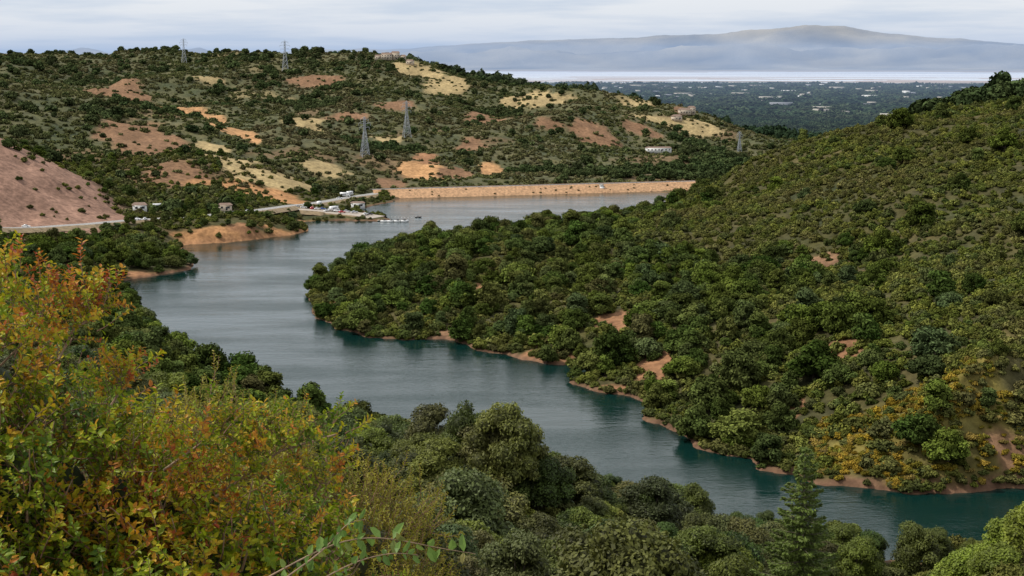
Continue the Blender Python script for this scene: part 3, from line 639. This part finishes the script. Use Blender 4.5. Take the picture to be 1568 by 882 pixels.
# ---------- pylons
M_steel=simple('galvanised_steel',(.38,.41,.44),.6,.1,.5,.2)
def pylon_mesh(Hh,bw):
    k=Kit(); th=.20
    def wd(z): return bw*(1-z/(Hh*.72)*.82) if z<Hh*.72 else bw*.18
    lv=[0]+[Hh*q for q in (.16,.30,.42,.53,.63,.72,.80,.88,.95)]
    def cs(z): w=wd(z)/2; return [(-w,-w,z),(w,-w,z),(w,w,z),(-w,w,z)]
    for a_,b_ in zip(lv[:-1],lv[1:]):
        A_,B_=cs(a_),cs(b_)
        for i in range(4):
            j=(i+1)%4; k.tube(A_[i],B_[i],th,th*.9,4); k.tube(B_[i],B_[j],th*.6,th*.6,3); k.tube(A_[i],B_[j],th*.6,th*.6,3); k.tube(A_[j],B_[i],th*.6,th*.6,3)
    t_=cs(lv[-1])
    for c_ in t_: k.tube(c_,(0,0,Hh),th,th*.6,4)
    for z_,l_ in ((Hh*.72,bw*.62),(Hh*.82,bw*.75),(Hh*.92,bw*.5)):
        for s_ in(-1,1):
            tip=(s_*l_,0,z_+.5)
            for y_ in(-.5,.5): k.tube((s_*.6,y_,z_),tip,th*.8,th*.6,3); k.tube((s_*.6,y_,z_+2),tip,th*.6,th*.5,3)
            k.tube(tip,(s_*l_,0,z_-1.8),.14,.14,4)
    return k.mesh('pylon',[M_steel])
def pylon(u,v,Hh,rot):
    x_,y_,z_=hitxyz(u,v); o=link('transmission_tower',pylon_mesh(Hh,Hh*.2),(x_,y_,z_-.5)); o.rotation_euler=(0,0,rot)
pylon(437,113,46,.3)
pylon(282,97,36,.3); pylon(559,240,34,.4); pylon(623,210,35,.4); pylon(1132,232,22,.2)
k=Kit()
for i in range(9):
    x_,y_=W(600+i*5,333+i*.2); k.tube((x_,y_,-.2),(x_,y_,.4),.2,.18,8); k.tube((x_,y_,.4),(x_,y_,.6),.18,.05,8)
link('buoy_line',k.mesh('buoy_line',[M_white]))
k=Kit(); loft(k,[(-2.2,.6,.05,.6),(0,.85,-.1,.6),(1.5,.6,-.05,.65),(2.4,.05,.3,.75)],0); loft(k,[(-1.0,.35,.6,.75),(-.6,.35,.6,.75)],0); k.tube((0,0,.5),(0,0,1.4),.22,.14,8,1)
bx,by=W(640,333); link('rowing_boat',k.mesh('rowing_boat',[paints[4],M_road]),(bx,by,0))
# ---------- named single trees
def single(name,me,u,r_,s_,rz=0.,zs=1.,dz=0):
    a_,_=ray(u,600); x_,y_=r_*math.sin(a_),r_*math.cos(a_); o=link(name,me,(x_,y_,float(sampxy(Zt,x_,y_))-.2+dz)); o.scale=(s_,s_,s_*zs); o.rotation_euler=(0,0,rz); return o
single('oak_tree',oakN[1],778,205,1.2,.5,1.3)
single('oak_tree',oakN[3],725,212,1.1,1.5,1.4)
single('oak_tree',oakN[0],835,205,.95,2.5,1.1)
single('willow_tree',brN[0],418,280,1.9,.3,1.25)
single('willow_tree',brN[1],455,270,1.3,1.3)
single('oak_tree',oakN[2],540,262,1.2,.3,1.2)
single('oak_tree',oakN[4],930,190,1.3,.9)
for i,(u,r_,s_) in enumerate([(1500,186,1.2),(1530,180,1.0),(1562,188,1.2),(1470,186,1.1),(1320,184,1.45),(1362,183,1.35),(1545,168,1.1),(1600,180,1.4),(1408,184,1.2),(1440,188,1.0),(1285,180,1.5),(1385,172,.9),(1340,170,1.0)]): single('willow_tree',brN[i%2],u,r_,s_,i*1.1)
def conifer(Hh,n_t,Rb):
    k=Kit(); k.tube((0,0,-1),(0,0,Hh*.97),.28,.03,7,1)
    P_=[]
    for i in range(n_t):
        t=i/n_t; z=Hh*(.06+.93*t); L_=Rb*(1-t)**.72*random.uniform(.75,1.12)+.25
        nb=9 if t<.7 else 6
        for j in range(nb):
            th=j/nb*6.283+i*.7+random.uniform(-.3,.3); l_=L_*random.uniform(.6,1.12)
            dx,dy=math.cos(th),math.sin(th)
            tip=(dx*l_,dy*l_,z+.12*l_); k.tube((0,0,z),tip,.05,.01,3,1)
            m__=int(20+l_*42)
            for qq in rng.random(m__)**.7:
                sp_=(1-qq)*.38*l_+.1
                P_.append((dx*l_*qq+random.gauss(0,sp_*.45),dy*l_*qq+random.gauss(0,sp_*.45),z+.12*l_*qq-.3*l_*qq*(1-qq)+random.gauss(0,.08)))
    P_=np.array(P_); nl=len(P_); nrm=rng.normal(size=(nl,3))*.6+np.array([0,-.2,1.]); nrm/=np.linalg.norm(nrm,axis=1)[:,None]
    a=P_.copy();a[:,2]=0; a+=rng.normal(size=a.shape)*.4; a-=nrm*(a*nrm).sum(1)[:,None]; a/=np.linalg.norm(a,axis=1)[:,None]+1e-6; b_=np.cross(nrm,a); a*=.2;b_*=.08
    v=np.stack([P_-a,P_+b_,P_+a,P_-b_],1).reshape(-1,3); k.add(v,np.arange(nl*4).reshape(-1,4),0,np.repeat(np.clip(rng.normal(.7,.2,nl),0,1),4))
    return k.mesh('conifer',[M_conif,M_bark])
single('fir_tree',conifer(26,34,6.0),1236,138,1.0,0,1.0,0)
# ---------- foreground bush
def leaf_mat(name,cols,trans=.35,ns=1.6,na=1.3):
    m_,nt,out=newmat(name); at=N(nt,'ShaderNodeAttribute'); at.attribute_name='tint'; oi=N(nt,'ShaderNodeObjectInfo')
    nzv=noise(nt,ns,3)
    f=math_(nt,'ADD',math_(nt,'MULTIPLY',math_(nt,'SUBTRACT',nzv,.5),na),math_(nt,'ADD',math_(nt,'MULTIPLY',at.outputs['Fac'],.5),math_(nt,'MULTIPLY',oi.outputs['Random'],.5)))
    c=ramp(nt,f,cols)
    p=N(nt,'ShaderNodeBsdfPrincipled'); p.inputs['Roughness'].default_value=.5; p.inputs['Specular IOR Level'].default_value=.3; t=N(nt,'ShaderNodeBsdfTranslucent'); mx=N(nt,'ShaderNodeMixShader'); mx.inputs[0].default_value=trans
    nt.links.new(c,p.inputs['Base Color']); nt.links.new(c,t.inputs[0]); nt.links.new(p.outputs[0],mx.inputs[1]); nt.links.new(t.outputs[0],mx.inputs[2]); nt.links.new(mx.outputs[0],out.inputs[0]); return m_
M_leaf=leaf_mat('bush_leaves',[(0,(.05,.10,.008)),(.25,(.13,.20,.010)),(.46,(.26,.32,.012)),(.62,(.42,.37,.014)),(.76,(.50,.25,.018)),(.92,(.40,.12,.02)),(1,(.30,.06,.02))],ns=1.7,na=1.5)
M_leaf2=leaf_mat('olive_leaves',[(0,(.11,.13,.015)),(.5,(.24,.23,.02)),(1,(.36,.30,.03))])
M_leaf3=leaf_mat('rose_leaves',[(0,(.09,.17,.03)),(.7,(.16,.25,.05)),(.9,(.2,.17,.05)),(1,(.34,.04,.07))],na=.6)
M_stem=simple('red_brown_stem',(.20,.10,.06),.7,.3,30)
M_stem2=simple('tan_stem',(.26,.17,.10),.7,.3,30)
def leaf_at(k,p,d,nrm,l,w,tint,mat=0):
    p=np.array(p);d=d/np.linalg.norm(d); s_=np.cross(d,nrm); s_/=np.linalg.norm(s_)+1e-9; n_=np.cross(s_,d)
    v=[p,p+d*l*.35+s_*w*.5+n_*w*.15,p+d*l*.4-n_*w*.05,p+d*l*.35-s_*w*.5+n_*w*.15,p+d*l*.75+s_*w*.36+n_*w*.1,p+d*l*.75-s_*w*.36+n_*w*.1,p+d*l-n_*l*.1]
    k.add(v,[[0,2,1],[0,3,2]],mat,tint); k.add([v[1],v[2],v[4],v[6]],[[0,1,3,2]],mat,tint); k.add([v[2],v[3],v[5],v[6]],[[0,1,2,3]],mat,tint)
def sprig(name,mat,nlf,ln,ll,lw,stem=M_stem):
    k=Kit(); p=np.zeros(3); d=np.array([0,0,1.]); prev=p
    for i in range(nlf):
        t=i/nlf; d=d+rng.normal(0,.10,3); d/=np.linalg.norm(d); nx_=prev+d*ln/nlf; k.tube(prev,nx_,.0026*(1-t*.6),.0026*(1-t*.7),4,1)
        for s_ in range(1 if t<.5 else 2):
            th=i*2.4+s_*2.6+random.uniform(-.4,.4); o_=np.array([math.cos(th),math.sin(th),random.uniform(.3,.9)]); 
            leaf_at(k,nx_,o_,np.array([random.gauss(0,.3),random.gauss(0,.3),1.]),ll*random.uniform(.55,1.15)*(1-.35*t),lw*random.uniform(.7,1.1)*(1-.35*t),min(1,max(0,random.gauss(.2+.6*t,.2))))
        prev=nx_
    return k.mesh(name,[mat,stem])
sprA=[sprig('sprA%d'%i,M_leaf,random.choice([10,12,14]),.20,.045,.022) for i in range(6)]
sprB=[sprig('sprB%d'%i,M_leaf2,16,.24,.036,.012) for i in range(4)]
cA=protos('bush_sprig',sprA); cB=protos('olive_sprig',sprB)
def bush(name,coll,npz,blobs,ns,s0,s1,shell=(.66,1.05)):
    B=np.array(blobs); ar=B[:,3]**2; pk_=rng.choice(len(B),ns,p=ar/ar.sum()); d=rng.normal(size=(ns,3)); d[:,1]-=.35; d/=np.linalg.norm(d,axis=1)[:,None]; d[:,2]=np.where(d[:,2]<-.5,-d[:,2],d[:,2])
    rad=rng.uniform(*shell,ns)*(1+.28*np.sin(d[:,0]*7+pk_)*np.sin(d[:,2]*8+pk_))
    p=B[pk_,:3]+d*(B[pk_,3]*rad)[:,None]
    dr=d*.8+np.array([0,0,.6])+rng.normal(size=(ns,3))*.5; dr/=np.linalg.norm(dr,axis=1)[:,None]
    th=np.arccos(np.clip(dr[:,2],-1,1)); ph=np.arctan2(dr[:,1],dr[:,0])
    rot=np.stack([np.zeros(ns),th,ph],1); s=rng.uniform(s0,s1,ns)
    return scatter(name,coll,p,np.stack([s,s,s],1),rot,rng.integers(0,npz,ns))
def ptw(u,v,r_):
    a_,t_=ray(u,v); return (r_*math.sin(a_),r_*math.cos(a_),CZ+r_*t_)
bl=[(-2.3,5.6,98.55,.50),(-3.0,5.9,98.68,.55),(-1.92,5.4,98.30,.42),(-2.5,5.2,98.0,.6),(-1.56,5.5,98.12,.38),(-1.85,5.1,97.7,.55),(-1.2,5.4,97.94,.36),(-1.3,5.0,97.52,.5),(-.9,5.5,97.86,.28),(-.88,5.1,97.5,.34),(-2.6,4.9,97.4,.6),(-3.4,5.5,98.1,.7)]
wisps=[]
for a_,b_ in [((330,760),(430,690)),((430,690),(515,665)),((250,720),(320,670)),((320,670),(400,685)),((90,550),(130,470)),((20,470),(5,410)),((60,490),(70,450)),((170,620),(190,590)),((480,760),(500,730)),((120,500),(150,480))]:
    for t in np.linspace(0,1,6): wisps.append((*ptw(a_[0]+(b_[0]-a_[0])*t,a_[1]+(b_[1]-a_[1])*t,5.3),.08))
bush('foreground_bush',cA,6,bl,6200,.6,1.25)
o=bush('bush_outer_shoots',cA,6,wisps,400,.45,.85,(.2,1.)); o.parent=bpy.data.objects['foreground_bush']
k=Kit()
shade_cores(k,[(b[0],b[1],b[2],b[3],b[3],b[3]) for b in bl],0,.58,.0,ICO2)
for i in range(0,len(wisps),6):
    for q in range(5): k.tube(wisps[i+q][:3],wisps[i+q+1][:3],.005,.004,5,1)
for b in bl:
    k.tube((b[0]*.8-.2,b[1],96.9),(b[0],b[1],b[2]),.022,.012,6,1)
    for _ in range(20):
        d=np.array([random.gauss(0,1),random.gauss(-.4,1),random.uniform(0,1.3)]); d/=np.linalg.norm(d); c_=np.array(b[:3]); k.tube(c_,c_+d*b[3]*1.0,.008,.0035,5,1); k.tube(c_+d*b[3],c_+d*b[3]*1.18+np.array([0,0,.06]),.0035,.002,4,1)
br_=link('bush_branches',k.mesh('bush_branches',[simple('bush_core_painted_shade',(.03,.045,.010),.9,.5,30),M_stem2])); br_.parent=bpy.data.objects['foreground_bush']  # dark filler lumps, the bush's inner shade painted as their colour
bl2=[(-1.35,12,95.5,.70),(-2.1,12.2,95.7,.8),(-.95,11.6,95.1,.55),(-2.9,12.5,95.9,.9),(-1.7,11.5,95.0,.7)]
bush('olive_bush',cB,4,bl2,3600,.9,1.6)
k=Kit(); shade_cores(k,[(b[0],b[1],b[2],b[3],b[3],b[3]) for b in bl2],0,.66,.0,ICO2)
for b in bl2: k.tube((b[0],b[1],94),(b[0],b[1],b[2]),.03,.015,6,1)
o=link('olive_bush_branches',k.mesh('olive_bush_branches',[simple('olive_core_painted_shade',(.05,.05,.016),.9,.5,20),M_stem2])); o.parent=bpy.data.objects['olive_bush']  # filler lumps coloured dark to paint shade among the olive leaves
def shoot(name,pts,ll,lw,n_,mat,r0=.003,stem=M_stem2):
    k=Kit(); pts=np.array(pts,float); t=np.linspace(0,len(pts)-1,n_*2); q=np.stack([np.interp(t,np.arange(len(pts)),pts[:,j]) for j in range(3)],1)
    for _ in range(6): q[1:-1]=(q[:-2]+2*q[1:-1]+q[2:])/4
    for i in range(len(q)-1):
        f=i/len(q); k.tube(q[i],q[i+1],r0*(1-f*.7),r0*(1-(f+1/len(q))*.7),5,1)
        if i>len(q)*.1:
            dd=q[i+1]-q[i]; dd/=np.linalg.norm(dd)
            for s_ in ((-1,1) if i%3==0 else (1 if i%2 else -1,)): leaf_at(k,q[i],dd*random.uniform(.2,.8)+np.array([random.gauss(0,.4),random.gauss(0,.5),s_*.8]),np.array([random.gauss(0,.6),-.8,random.gauss(.5,.5)]),ll*random.uniform(.5,1.2),lw*random.uniform(.6,1.1),random.random()*.9)
    return link(name,k.mesh(name,[mat,stem]))
shoot('arching_rose_branch',[ptw(380,900,3.3),ptw(450,862,3.3),ptw(520,825,3.35),ptw(590,820,3.4),ptw(660,838,3.45),ptw(728,848,3.5)],.045,.022,10,M_leaf3,.0025)
shoot('arching_rose_branch',[ptw(430,890,3.2),ptw(500,840,3.3),ptw(530,800,3.3),ptw(560,795,3.35)],.035,.016,9,M_leaf3,.0022)
shoot('arching_rose_branch',[ptw(470,900,3.2),ptw(540,860,3.3),ptw(600,845,3.3),ptw(640,850,3.35)],.035,.016,8,M_leaf3,.0022)
# ---------- glowing haze volume, sky, sun
m_,nt,out=newmat('emissive_haze'); sig=3.4e-5
va=N(nt,'ShaderNodeVolumeAbsorption'); va.inputs['Color'].default_value=(0,0,0,1); va.inputs['Density'].default_value=sig
ve=N(nt,'ShaderNodeEmission'); ve.inputs['Color'].default_value=(.35,.48,.71,1); ve.inputs['Strength'].default_value=sig  # airlight put in as even bluish emission, nothing is scattered
ad=N(nt,'ShaderNodeAddShader'); nt.links.new(va.outputs[0],ad.inputs[0]); nt.links.new(ve.outputs[0],ad.inputs[1]); nt.links.new(ad.outputs[0],out.inputs['Volume'])
k=Kit(); k.box((0,28700,150),(90000,52000,640),0); hz=link('emissive_haze_box',k.mesh('emissive_haze_box',[m_]))
w=bpy.data.worlds.new('World'); scene.world=w; w.use_nodes=True; nt=w.node_tree; nt.nodes.clear()
out=nt.nodes.new('ShaderNodeOutputWorld'); bg=nt.nodes.new('ShaderNodeBackground'); bg.inputs[1].default_value=.1
sundir=np.array([-.66,.08,.88]); sundir/=np.linalg.norm(sundir)
sk=nt.nodes.new('ShaderNodeTexSky'); sk.sky_type='NISHITA'; sk.sun_disc=False; sk.sun_elevation=math.asin(sundir[2]); sk.sun_rotation=math.atan2(sundir[0],sundir[1])
tc=nt.nodes.new('ShaderNodeTexCoord'); sx=nt.nodes.new('ShaderNodeSeparateXYZ'); nt.links.new(tc.outputs['Generated'],sx.inputs[0])
zz=math_(nt,'ADD',math_(nt,'MAXIMUM',sx.outputs[2],0.),.06)
cb=nt.nodes.new('ShaderNodeCombineXYZ'); nt.links.new(math_(nt,'DIVIDE',sx.outputs[0],zz),cb.inputs[0]); nt.links.new(math_(nt,'DIVIDE',sx.outputs[1],zz),cb.inputs[1])
cn=noise(nt,.55,6,cb.outputs[0],.55)
cloudc=mixc(nt,maprange(nt,cn,.36,.56,0,1),(7.0,7.7,8.7),(9.5,9.6,9.7))
cc=mixc(nt,.9,sk.outputs[0],cloudc)
nt.links.new(cc,bg.inputs[0]); nt.links.new(bg.outputs[0],out.inputs[0])
sl=bpy.data.lights.new('sun','SUN'); sl.energy=3.6; sl.angle=math.radians(1.5); sl.color=(1,.95,.86)
so=bpy.data.objects.new('sun',sl); scene.collection.objects.link(so)
from mathutils import Vector
so.rotation_euler=Vector(sundir).to_track_quat('Z','Y').to_euler()
cam=bpy.data.cameras.new('camera'); co=bpy.data.objects.new('camera',cam); scene.collection.objects.link(co)
co.location=(0,0,CZ); co.rotation_euler=(math.radians(90-9.1),0,0); cam.lens=50; cam.sensor_width=36; cam.clip_start=.1; cam.clip_end=150000
scene.camera=co
scene.view_settings.view_transform='Standard'; scene.view_settings.look='None'; scene.view_settings.exposure=0
print('build',time.time()-T0)
